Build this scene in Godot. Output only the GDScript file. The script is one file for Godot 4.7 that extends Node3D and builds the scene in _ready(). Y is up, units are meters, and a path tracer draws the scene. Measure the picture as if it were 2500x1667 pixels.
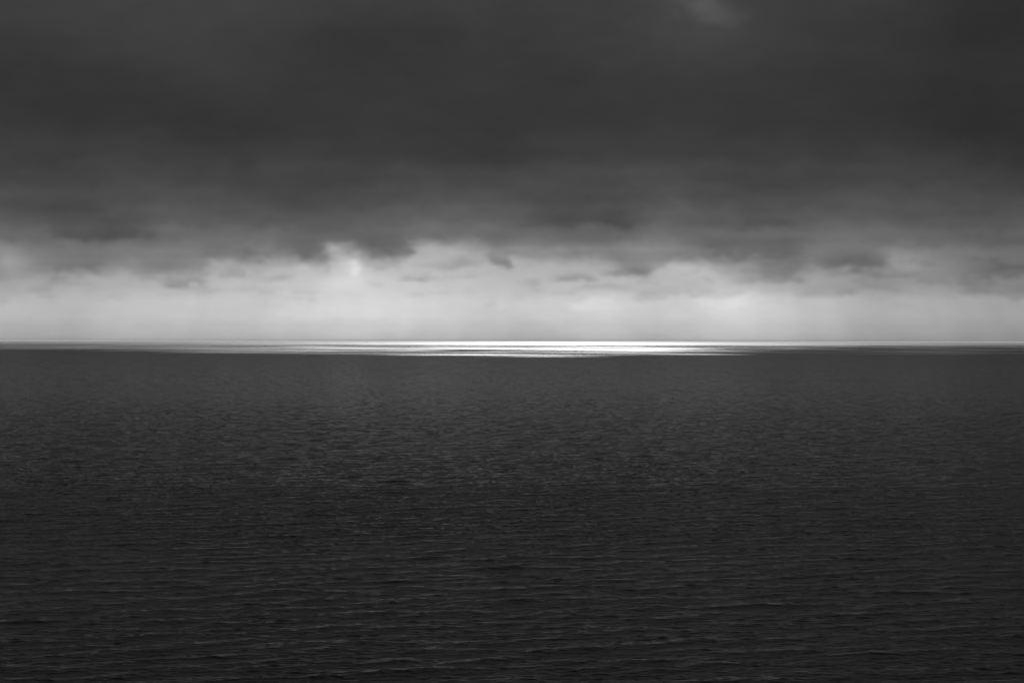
extends Node3D
# A dark sea under heavy cloud, seen from a cliff top; beyond the cloud's edge the sun reaches the water.
# The photograph is black and white, so every colour here is neutral.

const EYE := 50.0            # metres above the sea
const FOV := 22.0            # degrees, vertical
const SUN_UP := 30.0         # degrees above the horizon
const SUN_RIGHT := 1.3       # degrees right of straight ahead
const CLOUD_BASE := 6500.0   # metres
const LENS := 4290.0         # picture widths of 2500 units subtend this many units of distance

var rough_noise := FastNoiseLite.new()
var gap_noise := FastNoiseLite.new()
var gap_ranks := PackedFloat32Array()


func _ready() -> void:
	camera()
	environment()
	sun()
	sea()
	unseen_clouds()
	ship()


func camera() -> void:
	var c := Camera3D.new()
	c.name = "camera"
	c.fov = FOV
	c.near = 1.0
	c.far = 3.0e6
	add_child(c)
	c.position = Vector3(0, EYE, 0)
	c.rotation_degrees = Vector3(-0.027, 0, 0.075)
	c.current = true


func environment() -> void:
	var e := Environment.new()
	e.background_mode = Environment.BG_SKY
	e.tonemap_mode = Environment.TONE_MAPPER_LINEAR
	e.tonemap_exposure = 1.3
	e.sdfgi_enabled = true
	e.ssao_enabled = true
	e.ssil_enabled = true
	# sea haze
	e.fog_enabled = true
	e.fog_mode = Environment.FOG_MODE_EXPONENTIAL
	e.fog_density = 0.000015
	e.fog_light_color = Color(1, 1, 1)
	var m := PanoramaSkyMaterial.new()
	m.panorama = ImageTexture.create_from_image(sky_image())
	m.energy_multiplier = 1.0 / 1.3
	var s := Sky.new()
	s.sky_material = m
	e.sky = s
	var w := WorldEnvironment.new()
	w.name = "world_environment"
	w.environment = e
	add_child(w)


func to_sun() -> Vector3:
	var e := deg_to_rad(SUN_UP)
	var a := deg_to_rad(SUN_RIGHT)
	return Vector3(sin(a) * cos(e), sin(e), -cos(a) * cos(e))


func sun() -> void:
	var l := DirectionalLight3D.new()
	l.name = "sun"
	l.light_energy = 1.6
	l.light_color = Color(1, 1, 1)
	l.light_angular_distance = 1.2
	l.shadow_enabled = true
	add_child(l)
	l.look_at_from_position(Vector3.ZERO, -to_sun(), Vector3.UP)


# ---------------------------------------------------------------- the sky: air and cloud by direction

var n_wide := FastNoiseLite.new()
var n_mid := FastNoiseLite.new()
var n_fine := FastNoiseLite.new()

# lower edge of the heavy cloud: bearing in units right of the picture's left side, height in units below its top
const EDGE := [[-1500, 660], [-600, 650], [-200, 668], [0, 688], [60, 688], [180, 680], [250, 668], [290, 660], [330, 668], [400, 677], [470, 672], [540, 648], [620, 641], [700, 642], [745, 648], [800, 655], [822, 622], [838, 616], [856, 622], [885, 634], [990, 630], [1006, 604], [1030, 600], [1100, 602], [1180, 610], [1200, 618], [1240, 622], [1300, 622], [1350, 632], [1420, 640], [1490, 655], [1560, 672], [1610, 664], [1660, 645], [1720, 645], [1760, 662], [1850, 666], [1950, 672], [2010, 660], [2100, 656], [2185, 652], [2205, 618], [2300, 610], [2500, 612], [2900, 640], [4000, 650]]
# [height below the picture's top, tone of the heavy cloud]
const DECK := [[-2500, 54], [-1200, 58], [-300, 61], [0, 60], [100, 58], [200, 56], [300, 56], [370, 61], [430, 70], [480, 79], [530, 91], [570, 104], [620, 122], [680, 142], [740, 160]]
# [height below the picture's top, tone of the bright air under it]
const BAND := [[400, 140], [540, 152], [580, 168], [620, 178], [660, 192], [700, 202], [740, 210], [770, 209], [800, 198], [833, 184], [900, 178]]
const ACROSS := [[-3000, 0.72], [-800, 0.82], [0, 0.88], [300, 0.915], [600, 0.97], [840, 1.03], [1050, 1.015], [1250, 0.995], [1500, 1.0], [1750, 1.01], [1950, 0.94], [2200, 0.86], [2500, 0.79], [3300, 0.75], [5000, 0.7]]
# a thin grey veil below the heavy cloud: [bearing, tone taken away]
const VEIL := [[-600, 10], [0, 8], [400, 6], [750, 0], [1100, 2], [1300, 8], [1700, 10], [1900, 18], [2200, 19], [2600, 20], [4000, 14]]
# flat-based shreds of cloud: from, to, height of the base, how far the darkness reaches up from it, tone taken away
const SHREDS := [
	[1240, 1610, 547, 60, 14], [1780, 1960, 560, 50, 9], [1650, 2010, 628, 36, 13], [1330, 1475, 692, 20, 34], [1475, 1612, 675, 28, 32], [1500, 1620, 686, 14, 10], [1685, 1722, 673, 12, 12], [1770, 1985, 692, 26, 20], [1820, 1985, 668, 30, 16], [1970, 2200, 654, 38, 26],
	[1500, 1770, 725, 28, 13], [1930, 2120, 725, 28, 14], [2080, 2210, 707, 24, 11], [2225, 2335, 698, 20, 13], [2280, 2750, 674, 48, 20], [2370, 2800, 723, 30, 13],
	[70, 400, 584, 42, 20], [470, 645, 636, 30, 14], [655, 795, 630, 30, 9], [870, 1010, 632, 34, 20], [835, 985, 656, 22, 20], [110, 270, 666, 26, 12], [-200, 45, 691, 20, 16], [290, 530, 672, 30, 15], [380, 512, 699, 20, 32], [525, 600, 678, 18, 20], [570, 745, 692, 20, 8], [680, 790, 738, 8, 11],
	[968, 1062, 688, 16, 25], [1035, 1118, 721, 10, 11], [1175, 1228, 739, 6, 12], [1192, 1250, 652, 28, 46], [1050, 1205, 653, 20, 12], [85, 135, 724, 10, 13], [200, 305, 736, 9, 8], [-200, 75, 741, 30, 8], [1395, 1440, 730, 8, 6], [600, 690, 712, 10, 6],
]
# single patches: centre, half width, half height, tone added
const PATCHES := [
	[868, 645, 24, 26, 40], [850, 690, 70, 30, 12], [812, 612, 22, 14, 26], [640, 600, 34, 26, 10], [20, 625, 50, 34, 20], [1700, 668, 60, 22, 10], [1790, 730, 90, 22, 12], [1445, 745, 70, 14, 10], [800, 765, 160, 16, 6], [2215, 635, 40, 26, 16], [1240, 628, 16, 12, 14], [1075, 615, 60, 12, 4],
	[1590, 600, 50, 30, 8], [1100, 560, 160, 30, 6], [1705, 8, 55, 26, 20], [1760, 40, 60, 26, 12], [1720, 60, 190, 90, 8], [480, 40, 260, 120, 5], [900, 100, 300, 60, -5], [2420, 300, 330, 260, -8], [1900, 300, 300, 120, -3], [1550, 160, 250, 90, 2], [330, 250, 500, 120, -3], [2460, 30, 200, 120, -9],
	[1290, 835, 70, 60, -9], [960, 835, 80, 60, -6], [1580, 835, 60, 50, -6], [180, 520, 160, 30, -6], [880, 440, 120, 40, -4], [1880, 530, 160, 40, 4],
]


func along(table: Array, x: float) -> float:
	if x <= table[0][0]:
		return table[0][1]
	for i in range(1, table.size()):
		if x < table[i][0]:
			var a: Array = table[i - 1]
			var b: Array = table[i]
			var t: float = (x - a[0]) / (b[0] - a[0])
			return lerpf(a[1], b[1], t * t * (3.0 - 2.0 * t))
	return table[-1][1]


func sky_tone(az: float, el: float, close: bool) -> float:
	# x and y: bearing and height in picture units (LENS units per radian near the middle)
	var x := 1250.0 + LENS * (tan(az) if absf(az) < 0.5 else signf(az) * (tan(0.5) + (absf(az) - 0.5) * 1.3))
	var y := 832.0 - LENS * (tan(el) / cos(az) if absf(az) < 0.5 and el < 0.6 else (minf(tan(el), 3.0) / cos(0.5)))
	# streaky, foreshortened noise: finer towards the horizon
	var d := Vector3(sin(az), 0, -cos(az)) / maxf(tan(el), 0.02)
	var wx := n_mid.get_noise_2d(x * 1.0, y * 2.6)
	var wy := n_mid.get_noise_2d(x * 1.0 + 900.0, y * 2.6 + 300.0)
	var fine := n_fine.get_noise_2d(x * 0.8, y * 2.4)
	var px := x + 26.0 * wx + 10.0 * fine
	var py := y + 15.0 * wy + 6.0 * n_fine.get_noise_2d(x * 0.9 + 500.0, y * 2.2)
	var wide := n_wide.get_noise_2d(x * 0.8, y * 1.5)
	var over := n_wide.get_noise_2d(d.x * 150.0, d.z * 150.0)
	var deck := along(DECK, py + 22.0 * wide) * (1.0 + 0.07 * wide + 0.06 * over + 0.03 * wx + 0.015 * fine)
	var band := along(BAND, y + 6.0 * wy) * along(ACROSS, x) * (1.0 + 0.018 * wx + 0.012 * fine) * (0.975 + 0.065 * smoothstep(640.0, 780.0, y) * n_mid.get_noise_2d(1350.0 + (x - 1350.0) * 0.42 * 2800.0 / (2000.0 + y), 7000.0))
	band -= along(VEIL, px) * smoothstep(738.0, 694.0, py)
	var edge := along(EDGE, px)
	var soft := clampf(36.0 + 48.0 * n_wide.get_noise_2d(x * 1.5 + 77.0, 50.0), 11.0, 60.0)
	var t := smoothstep(edge + soft * 0.6, edge - soft, py)
	var tone := lerpf(band, deck, t)
	# thin ragged cloud hanging below the edge
	var hang := smoothstep(0.05, 0.6, n_mid.get_noise_2d(x * 0.7 + 3000.0, y * 3.2)) * smoothstep(760.0, 690.0, y) * (1.0 - t)
	tone -= 16.0 * hang
	if close:
		for p in SHREDS:
			if px > p[0] and px < p[1] and py < p[2] + 10.0 and py > p[2] - 4.0 * p[3]:
				var middle: float = minf(px - p[0], p[1] - px) / (0.3 * (p[1] - p[0]))
				var base: float = p[2] + 4.0 * wx
				var soft_base: float = 2.0 + 0.12 * p[3]
				tone -= p[4] * smoothstep(0.0, 1.0, middle) * smoothstep(base + soft_base, base - soft_base, py) * exp(-pow(maxf(base - py, 0.0) / p[3], 2.0))
		for p in PATCHES:
			var ux: float = (px - p[0]) / p[2]
			var uy: float = (py - p[1]) / p[3]
			var q := ux * ux + uy * uy
			if q < 6.0:
				tone += p[4] * exp(-q)
	return maxf(tone, 30.0)


func linear_of(tone: float) -> float:
	var c := tone / 255.0
	return pow((c + 0.055) / 1.055, 2.4)


func sky_image() -> Image:
	for n in [[n_wide, 11, 0.0022, 3], [n_mid, 5, 0.008, 4], [n_fine, 23, 0.03, 3]]:
		n[0].noise_type = FastNoiseLite.TYPE_SIMPLEX_SMOOTH
		n[0].seed = n[1]
		n[0].frequency = n[2]
		n[0].fractal_type = FastNoiseLite.FRACTAL_FBM
		n[0].fractal_octaves = n[3]
	# the whole sky first, coarsely; then the part of it that faces -z, finely. A panorama's left and right ends look along -z.
	var w := 4096
	var h := 2048
	var sw := 512
	var sh := 256
	var small := Image.create_empty(sw, sh, false, Image.FORMAT_RGBF)
	for j in sh:
		var el := (0.5 - (j + 0.5) / sh) * PI
		for i in sw:
			var v := linear_of(sky_tone(wrapf((i + 0.5) / sw, -0.5, 0.5) * TAU, maxf(el, 0.0), true))
			small.set_pixel(i, j, Color(v, v, v))
	small.resize(w, h, Image.INTERPOLATE_BILINEAR)
	var reach := 330
	var y0 := h / 2 - 230
	for j in range(y0, h / 2 + 2):
		var el := (0.5 - (j + 0.5) / h) * PI
		for c in range(-reach, reach):
			var i := posmod(c, w)
			var v := linear_of(sky_tone((c + 0.5) / w * TAU, maxf(el, 0.0), true))
			var share := minf(1.0, minf((reach - absf(c + 0.5)) / 40.0, (j - y0) / 40.0))
			if share < 1.0:
				v = lerpf(small.get_pixel(i, j).r, v, share)
			small.set_pixel(i, j, Color(v, v, v))
	return small


# ---------------------------------------------------------------- the sea

func fft_lines(re: PackedFloat32Array, im: PackedFloat32Array, n: int, step: int, stride: int) -> void:
	# n transforms of n values each, in place
	var bits := int(round(log(n) / log(2.0)))
	var flip := PackedInt32Array()
	flip.resize(n)
	for i in n:
		var r := 0
		for b in bits:
			if i & (1 << b):
				r |= 1 << (bits - 1 - b)
		flip[i] = r
	var cs := PackedFloat32Array()
	var sn := PackedFloat32Array()
	for i in n / 2:
		cs.append(cos(TAU * i / n))
		sn.append(sin(TAU * i / n))
	var a := PackedFloat32Array()
	var b := PackedFloat32Array()
	a.resize(n)
	b.resize(n)
	for line in n:
		var at := line * stride
		for i in n:
			var k := at + flip[i] * step
			a[i] = re[k]
			b[i] = im[k]
		var half := 1
		while half < n:
			var jump := n / (2 * half)
			for j in half:
				var c := cs[j * jump]
				var s := sn[j * jump]
				var p := j
				while p < n:
					var q := p + half
					var tr := a[q] * c - b[q] * s
					var ti := a[q] * s + b[q] * c
					a[q] = a[p] - tr
					b[q] = b[p] - ti
					a[p] += tr
					b[p] += ti
					p += 2 * half
			half *= 2
		for i in n:
			re[at + i * step] = a[i]
			im[at + i * step] = b[i]


func waves(n: int, size: float, shortest: float, longest: float, peak: float, heading: float, spread: float, slope: float, crest: float, number: int) -> PackedVector3Array:
	# a square of sea that repeats: height, slope along x, slope along z, with that root-mean-square slope
	var rng := RandomNumberGenerator.new()
	rng.seed = number
	var re := PackedFloat32Array()
	var im := PackedFloat32Array()
	re.resize(n * n)
	im.resize(n * n)
	var ahead := Vector2(sin(heading), cos(heading))
	for j in n:
		for i in n:
			var k := Vector2(i if i < n / 2 else i - n, j if j < n / 2 else j - n) * TAU / size
			var g1 := rng.randfn()
			var g2 := rng.randfn()
			var long := k.length()
			if long < TAU / longest or long > TAU / shortest:
				continue
			var kp := TAU / peak
			var c := absf(k.dot(ahead)) / long
			var amount := sqrt(exp(-1.25 * pow(kp / long, 2.0)) / pow(long, 4.0)) * (pow(c, spread) + 0.04)
			re[j * n + i] = g1 * amount
			im[j * n + i] = g2 * amount
	fft_lines(re, im, n, 1, n)
	fft_lines(re, im, n, n, 1)
	var total := 0.0
	for v in re:
		total += v * v
	var rms := sqrt(total / re.size())
	for i in re.size():
		var v := re[i] / rms
		re[i] = v + crest * (v * v - 1.0)   # sharper crests, flatter troughs
	var out := PackedVector3Array()
	out.resize(n * n)
	var cell := size / n
	var steep := 0.0
	for j in n:
		for i in n:
			var sx := (re[j * n + (i + 1) % n] - re[j * n + (i + n - 1) % n]) / (2.0 * cell)
			var sz := (re[((j + 1) % n) * n + i] - re[((j + n - 1) % n) * n + i]) / (2.0 * cell)
			steep += sx * sx + sz * sz
			out[j * n + i] = Vector3(re[j * n + i], sx, sz)
	var fit := slope / sqrt(steep / (n * n))
	for i in out.size():
		out[i] *= fit
	return out


func sea() -> void:
	const N := 256
	var swell := waves(N, 74.0, 1.1, 12.0, 2.9, deg_to_rad(-51.0), 3.0, 0.1, 0.15, 41)
	var long_swell := waves(N, 170.0, 5.0, 40.0, 12.0, deg_to_rad(37.4), 5.0, 0.046, 0.2, 44)
	var chop := waves(N, 27.0, 0.55, 2.8, 1.6, deg_to_rad(-35.0), 1.5, 0.105, 0.15, 42)
	var gusts := FastNoiseLite.new()
	gusts.seed = 9
	gusts.frequency = 0.004
	gusts.fractal_octaves = 3
	var at := PackedVector3Array()
	var normal := PackedVector3Array()
	var uv := PackedVector2Array()
	var index := PackedInt32Array()
	# rows of water, the spacing growing with distance from the shore
	var rows := PackedFloat32Array()
	var d := 232.0
	while d < 24000.0:
		rows.append(d)
		d *= 1.0013 if d < 600.0 else (1.002 if d < 2000.0 else 1.0038)
	var columns := 600
	var c1 := cos(0.75); var s1 := sin(0.75)
	var c2 := cos(-0.95); var s2 := sin(-0.95)
	var c3 := cos(0.55); var s3 := sin(0.55)
	at.resize(rows.size() * (columns + 1))
	normal.resize(at.size())
	uv.resize(at.size())
	var n := 0
	var f1 := N / 74.0
	var f2 := N / 170.0
	var f3 := N / 27.0
	for r in rows.size():
		var z := rows[r]
		var fade := smoothstep(1200.0, 450.0, z)
		var keep := lerpf(0.5, 1.0, smoothstep(2600.0, 600.0, z))
		var keep_long := smoothstep(2000.0, 500.0, z)   # waves shorter than the spacing are left to the normal map
		for c in columns + 1:
			var x := (float(c) / columns - 0.5) * 2.0 * (z * 0.345 + 8.0)
			var lane := gusts.get_noise_2d(x * 0.6, z)   # gusts and calmer lanes
			var u := (x * c1 - z * s1) * f1 + 40000.0
			var v := (x * s1 + z * c1) * f1 + 40000.0
			var iu := int(u); var iv := int(v)
			var fu := u - iu; var fv := v - iv
			var i0 := iu & 255; var i1 := (iu + 1) & 255; var j0 := (iv & 255) << 8; var j1 := ((iv + 1) & 255) << 8
			var a := swell[j0 + i0].lerp(swell[j0 + i1], fu).lerp(swell[j1 + i0].lerp(swell[j1 + i1], fu), fv)
			u = (x * c2 - z * s2) * f2 + 40000.0
			v = (x * s2 + z * c2) * f2 + 40000.0
			iu = int(u); iv = int(v)
			fu = u - iu; fv = v - iv
			i0 = iu & 255; i1 = (iu + 1) & 255; j0 = (iv & 255) << 8; j1 = ((iv + 1) & 255) << 8
			var b := long_swell[j0 + i0].lerp(long_swell[j0 + i1], fu).lerp(long_swell[j1 + i0].lerp(long_swell[j1 + i1], fu), fv)
			u = (x * c3 - z * s3) * f3 + 40000.0
			v = (x * s3 + z * c3) * f3 + 40000.0
			iu = int(u); iv = int(v)
			fu = u - iu; fv = v - iv
			i0 = iu & 255; i1 = (iu + 1) & 255; j0 = (iv & 255) << 8; j1 = ((iv + 1) & 255) << 8
			var g := (1.0 + 0.9 * lane) * fade
			var e := chop[j0 + i0].lerp(chop[j0 + i1], fu).lerp(chop[j1 + i0].lerp(chop[j1 + i1], fu), fv) * g
			at[n] = Vector3(x, a.x * keep + b.x * keep_long + e.x, -z)
			# slopes back from each pattern's own axes to the world's
			a *= keep * (1.0 + 0.5 * lane)
			b *= keep_long
			var sx := (a.y * c1 + a.z * s1) + (b.y * c2 + b.z * s2) + (e.y * c3 + e.z * s3)
			var sz := (-a.y * s1 + a.z * c1) + (-b.y * s2 + b.z * c2) + (-e.y * s3 + e.z * c3)
			normal[n] = Vector3(-sx, 1.0, sz).normalized()
			uv[n] = Vector2(x * 0.83 - z * 0.558, x * 0.558 + z * 0.83) / 43.0
			n += 1
	index.resize((rows.size() - 1) * columns * 6)
	var k := 0
	for r in rows.size() - 1:
		var p := r * (columns + 1)
		for c in columns:
			var q := p + c
			index[k] = q; index[k + 1] = q + columns + 1; index[k + 2] = q + 1
			index[k + 3] = q + 1; index[k + 4] = q + columns + 1; index[k + 5] = q + columns + 2
			k += 6
	var mesh := ArrayMesh.new()
	var arrays := []
	arrays.resize(Mesh.ARRAY_MAX)
	arrays[Mesh.ARRAY_VERTEX] = at
	arrays[Mesh.ARRAY_NORMAL] = normal
	arrays[Mesh.ARRAY_TEX_UV] = uv
	arrays[Mesh.ARRAY_INDEX] = index
	mesh.add_surface_from_arrays(Mesh.PRIMITIVE_TRIANGLES, arrays)
	# the open sea on all sides out to the horizon, just below the troughs of the near waves
	var st := SurfaceTool.new()
	st.begin(Mesh.PRIMITIVE_TRIANGLES)
	var far := [-900000.0, -60000.0, -12000.0, 0.0, 12000.0, 60000.0, 900000.0]
	for i in 6:
		for j in 6:
			var q := [Vector2(far[i], far[j]), Vector2(far[i + 1], far[j]), Vector2(far[i + 1], far[j + 1]), Vector2(far[i], far[j + 1])]
			for w in [0, 1, 2, 0, 2, 3]:
				st.set_normal(Vector3.UP)
				st.set_uv(Vector2(q[w].x * 0.83 + q[w].y * 0.558, q[w].x * 0.558 - q[w].y * 0.83) / 43.0)
				st.add_vertex(Vector3(q[w].x, -1.3, q[w].y))
	st.commit(mesh)
	var m := StandardMaterial3D.new()
	m.resource_name = "sea water"
	m.albedo_color = Color(0.012, 0.012, 0.012).linear_to_srgb()
	m.roughness = 0.22
	m.metallic_specular = 0.37
	var small := waves(512, 43.0, 0.25, 5.0, 2.0, deg_to_rad(-45.0), 1.0, 0.068, 0.15, 43)
	var picture := Image.create_empty(512, 512, false, Image.FORMAT_RGBF)
	for j in 512:
		for i in 512:
			var w := small[j * 512 + i]
			var v := Vector3(-w.y, -w.z, 1.0).normalized()
			picture.set_pixel(i, j, Color(v.x * 0.5 + 0.5, v.y * 0.5 + 0.5, v.z * 0.5 + 0.5))
	var ripples := ImageTexture.create_from_image(picture)
	m.normal_enabled = true
	m.normal_texture = ripples
	m.normal_scale = 1.0
	mesh.surface_set_material(0, m)
	mesh.surface_set_material(1, m)
	var o := MeshInstance3D.new()
	o.name = "sea"
	o.mesh = mesh
	o.set_meta("kind", "structure")
	o.set_meta("label", "dark rippled sea stretching to a sunlit horizon")
	add_child(o)


# ---------------------------------------------------------------- cloud out of view above, placed to shade the near sea

# where its shadow ends on the water: [bearing (metres right per metre ahead), kilometres ahead]
const SHADOW_EDGE := [[-0.6, 9.0], [-0.29, 8.2], [-0.19, 7.6], [-0.165, 5.7], [-0.12, 5.9], [-0.09, 6.1], [-0.06, 5.0], [-0.02, 4.85], [0.03, 4.95], [0.07, 5.1], [0.1, 5.7], [0.16, 6.3], [0.22, 5.9], [0.29, 5.7], [0.6, 6.0]]
# beyond it broken cloud lets about a fifth of the sun through; openings and closed banks placed to streak the far water with sun: [bearing from, to, kilometres ahead from, to, how closed]
const BANKS := [
	[-0.6, -0.1, 7.2, 20.5, 0.15],
	[-0.12, 0.11, 9.9, 13.6, 0.06], [0.04, 0.09, 9.2, 9.9, 0.5], [-0.135, -0.07, 9.6, 10.6, 0.1], [-0.13, -0.075, 8.2, 8.9, 0.1], [0.02, 0.072, 7.3, 7.95, 0.05], [-0.07, 0.03, 5.4, 6.1, 0.08], [0.035, 0.075, 5.5, 5.9, 0.05], [-0.02, 0.05, 4.95, 5.15, 0.5],
	[0.08, 0.135, 8.9, 9.4, 0.4], [-0.05, 0.09, 8.2, 9.6, 0.86], [0.07, 0.16, 14.0, 15.2, 0.85], [-0.18, 0.0, 15.5, 18.0, 0.75], [0.0, 0.08, 6.6, 7.2, 0.9], [-0.6, -0.12, 12.5, 14.0, 0.6],
]


func shaded(x: float, z: float) -> bool:
	var wobble := rough_noise.get_noise_2d(x * 0.35, z)
	var km := (z + 260.0 * wobble + 0.26 * z * rough_noise.get_noise_2d(x * 0.2 + 9000.0, z * 0.15)) / 1000.0
	var b := x / maxf(z, 1000.0)
	var past := km - along(SHADOW_EDGE, b)
	var closed := lerpf(1.0, 0.6 + (0.2 - 0.4 * smoothstep(8.0, 20.0, km)) * smoothstep(0.08, 0.16, b), clampf(past / 0.6, 0.0, 1.0))
	if past < 0.0:
		return true
	for k in BANKS:
		var side: float = clampf(minf(b - k[0], k[1] - b) / 0.025, 0.0, 1.0)
		var half: float = (k[3] - k[2]) * 0.5 * sqrt(side)
		var deep: float = clampf((half - absf(km - (k[2] + k[3]) * 0.5)) / (0.3 * (k[3] - k[2])) + 0.3, 0.0, 1.0)
		if side > 0.0:
			closed = lerpf(closed, k[4], deep)
	return gap_noise.get_noise_2d(x * 0.2, z) < gap_ranks[int(clampf(closed, 0.0, 1.0) * (gap_ranks.size() - 1))]


func cloud_base(x: float, z: float) -> float:
	return CLOUD_BASE + 160.0 * rough_noise.get_noise_2d(x * 0.3, z * 0.3)


func unseen_clouds() -> void:
	gap_noise.seed = 31
	gap_noise.frequency = 0.004
	gap_noise.fractal_octaves = 2
	for i in 4000:
		gap_ranks.append(gap_noise.get_noise_2d(i * 173.0, i * 977.0))
	gap_ranks.sort()
	rough_noise.seed = 77
	rough_noise.frequency = 0.0012
	rough_noise.fractal_octaves = 4
	var st := SurfaceTool.new()
	st.begin(Mesh.PRIMITIVE_TRIANGLES)
	var shift := to_sun() * (CLOUD_BASE / to_sun().y)
	cloud_cells(st, -9000, 9000, 200, 4000, 20400, 50, 30, shift)
	cloud_cells(st, -27000, -9000, 1000, 4000, 9000, 1000, 260, shift)
	cloud_cells(st, 9000, 27000, 1000, 4000, 9000, 1000, 260, shift)
	cloud_cells(st, -27000, 27000, 1000, -32000, 4000, 1000, 260, shift)
	st.generate_normals()
	var m := StandardMaterial3D.new()
	m.resource_name = "cloud"
	m.albedo_color = Color(0.93, 0.93, 0.93).linear_to_srgb()
	m.roughness = 1.0
	m.metallic_specular = 0.0
	m.backlight_enabled = true
	m.backlight = Color(0.51, 0.51, 0.51)
	var o := MeshInstance3D.new()  # stays above the view; blocks the sun over the near sea
	o.name = "cloud"
	o.mesh = st.commit()
	o.material_override = m
	o.set_meta("kind", "structure")
	o.set_meta("label", "cloud sheet out of view, placed to shade the near sea")
	add_child(o)


func cloud_cells(st: SurfaceTool, x0: float, x1: float, dx: float, z0: float, z1: float, dz: float, thick: float, shift: Vector3) -> void:
	var nx := int(round((x1 - x0) / dx))
	var nz := int(round((z1 - z0) / dz))
	var full := {}
	for j in nz:
		for i in nx:
			var z := z0 + (j + 0.5) * dz
			if z < 3900.0 or shaded(x0 + (i + 0.5) * dx, z):
				full[Vector2i(i, j)] = true
	for cell: Vector2i in full:
		var p := []
		for c in [[0, 0], [1, 0], [1, 1], [0, 1]]:
			var x: float = x0 + (cell.x + c[0]) * dx
			var z: float = z0 + (cell.y + c[1]) * dz
			p.append(Vector3(x + shift.x, cloud_base(x, z), -z + shift.z))
		for low in [true, false]:
			var up := Vector3.ZERO if low else Vector3(0, thick, 0)
			for w in ([0, 1, 2, 0, 2, 3] if low else [0, 2, 1, 0, 3, 2]):
				st.add_vertex(p[w] + up)
		for side in [[0, 1, 0, -1], [1, 2, 1, 0], [2, 3, 0, 1], [3, 0, -1, 0]]:
			if not full.has(cell + Vector2i(side[2], side[3])):
				var a: Vector3 = p[side[0]]
				var b: Vector3 = p[side[1]]
				var up := Vector3(0, thick, 0)
				for v in [a, b + up, b, a, a + up, b + up]:
					st.add_vertex(v)


# ---------------------------------------------------------------- the speck on the horizon

func ship() -> void:
	var t := Node3D.new()
	t.name = "ship"
	t.set_meta("label", "tiny dark ship far out on the bright horizon line")
	t.set_meta("category", "ship")
	add_child(t)
	t.position = Vector3(-4950.0, -1.3, -60000.0)
	t.rotation_degrees.y = 24.0
	var paint := StandardMaterial3D.new()
	paint.resource_name = "dark ship paint"
	paint.albedo_color = Color(0.05, 0.05, 0.05).linear_to_srgb()
	paint.roughness = 0.6
	# hull: pointed bow, square stern, flared sides, sheer rising to the bow
	var st := SurfaceTool.new()
	st.begin(Mesh.PRIMITIVE_TRIANGLES)
	var low := []
	var high := []
	for i in 9:
		var u := i / 8.0
		var half := 6.5 * (1.0 - pow(u, 4.0))
		var x := lerpf(-32.0, 34.0, u)
		low.append([x - 3.0 * u, -4.0, half * 0.7])
		high.append([x, 7.0 + 4.0 * u * u, half])
	for i in 8:
		for side in [-1.0, 1.0]:
			var q := [low[i], low[i + 1], high[i + 1], high[i]]
			for w in ([0, 1, 2, 0, 2, 3] if side > 0.0 else [0, 2, 1, 0, 3, 2]):
				st.add_vertex(Vector3(q[w][0], q[w][1], q[w][2] * side))
		var d := [Vector3(high[i][0], high[i][1], -high[i][2]), Vector3(high[i + 1][0], high[i + 1][1], -high[i + 1][2]), Vector3(high[i + 1][0], high[i + 1][1], high[i + 1][2]), Vector3(high[i][0], high[i][1], high[i][2])]
		for w in [0, 1, 2, 0, 2, 3]:
			st.add_vertex(d[w])
	var stern := [Vector3(low[0][0], -4.0, -low[0][2]), Vector3(low[0][0], -4.0, low[0][2]), Vector3(high[0][0], 7.0, high[0][2]), Vector3(high[0][0], 7.0, -high[0][2])]
	for w in [0, 1, 2, 0, 2, 3]:
		st.add_vertex(stern[w])
	st.generate_normals()
	part(t, "hull", st.commit(), paint, Vector3.ZERO)
	var house := BoxMesh.new()
	house.size = Vector3(14, 18, 11)
	part(t, "deckhouse", house, paint, Vector3(-18, 15.5, 0))
	var bridge := BoxMesh.new()
	bridge.size = Vector3(7, 4, 14)
	part(t, "bridge", bridge, paint, Vector3(-14, 26.4, 0))
	var funnel := CylinderMesh.new()
	funnel.top_radius = 1.8
	funnel.bottom_radius = 2.4
	funnel.height = 9.0
	part(t, "funnel", funnel, paint, Vector3(-22.5, 28.8, 0))
	for x in [-13.0, 16.0]:
		var mast := CylinderMesh.new()
		mast.top_radius = 0.5
		mast.bottom_radius = 0.9
		mast.height = 20.0
		part(t, "mast", mast, paint, Vector3(x, 38.0 if x < 0.0 else 17.5, 0))


func part(of: Node3D, called: String, mesh: Mesh, m: Material, where: Vector3) -> void:
	var o := MeshInstance3D.new()
	o.name = called
	o.mesh = mesh
	o.material_override = m
	o.position = where
	of.add_child(o, true)
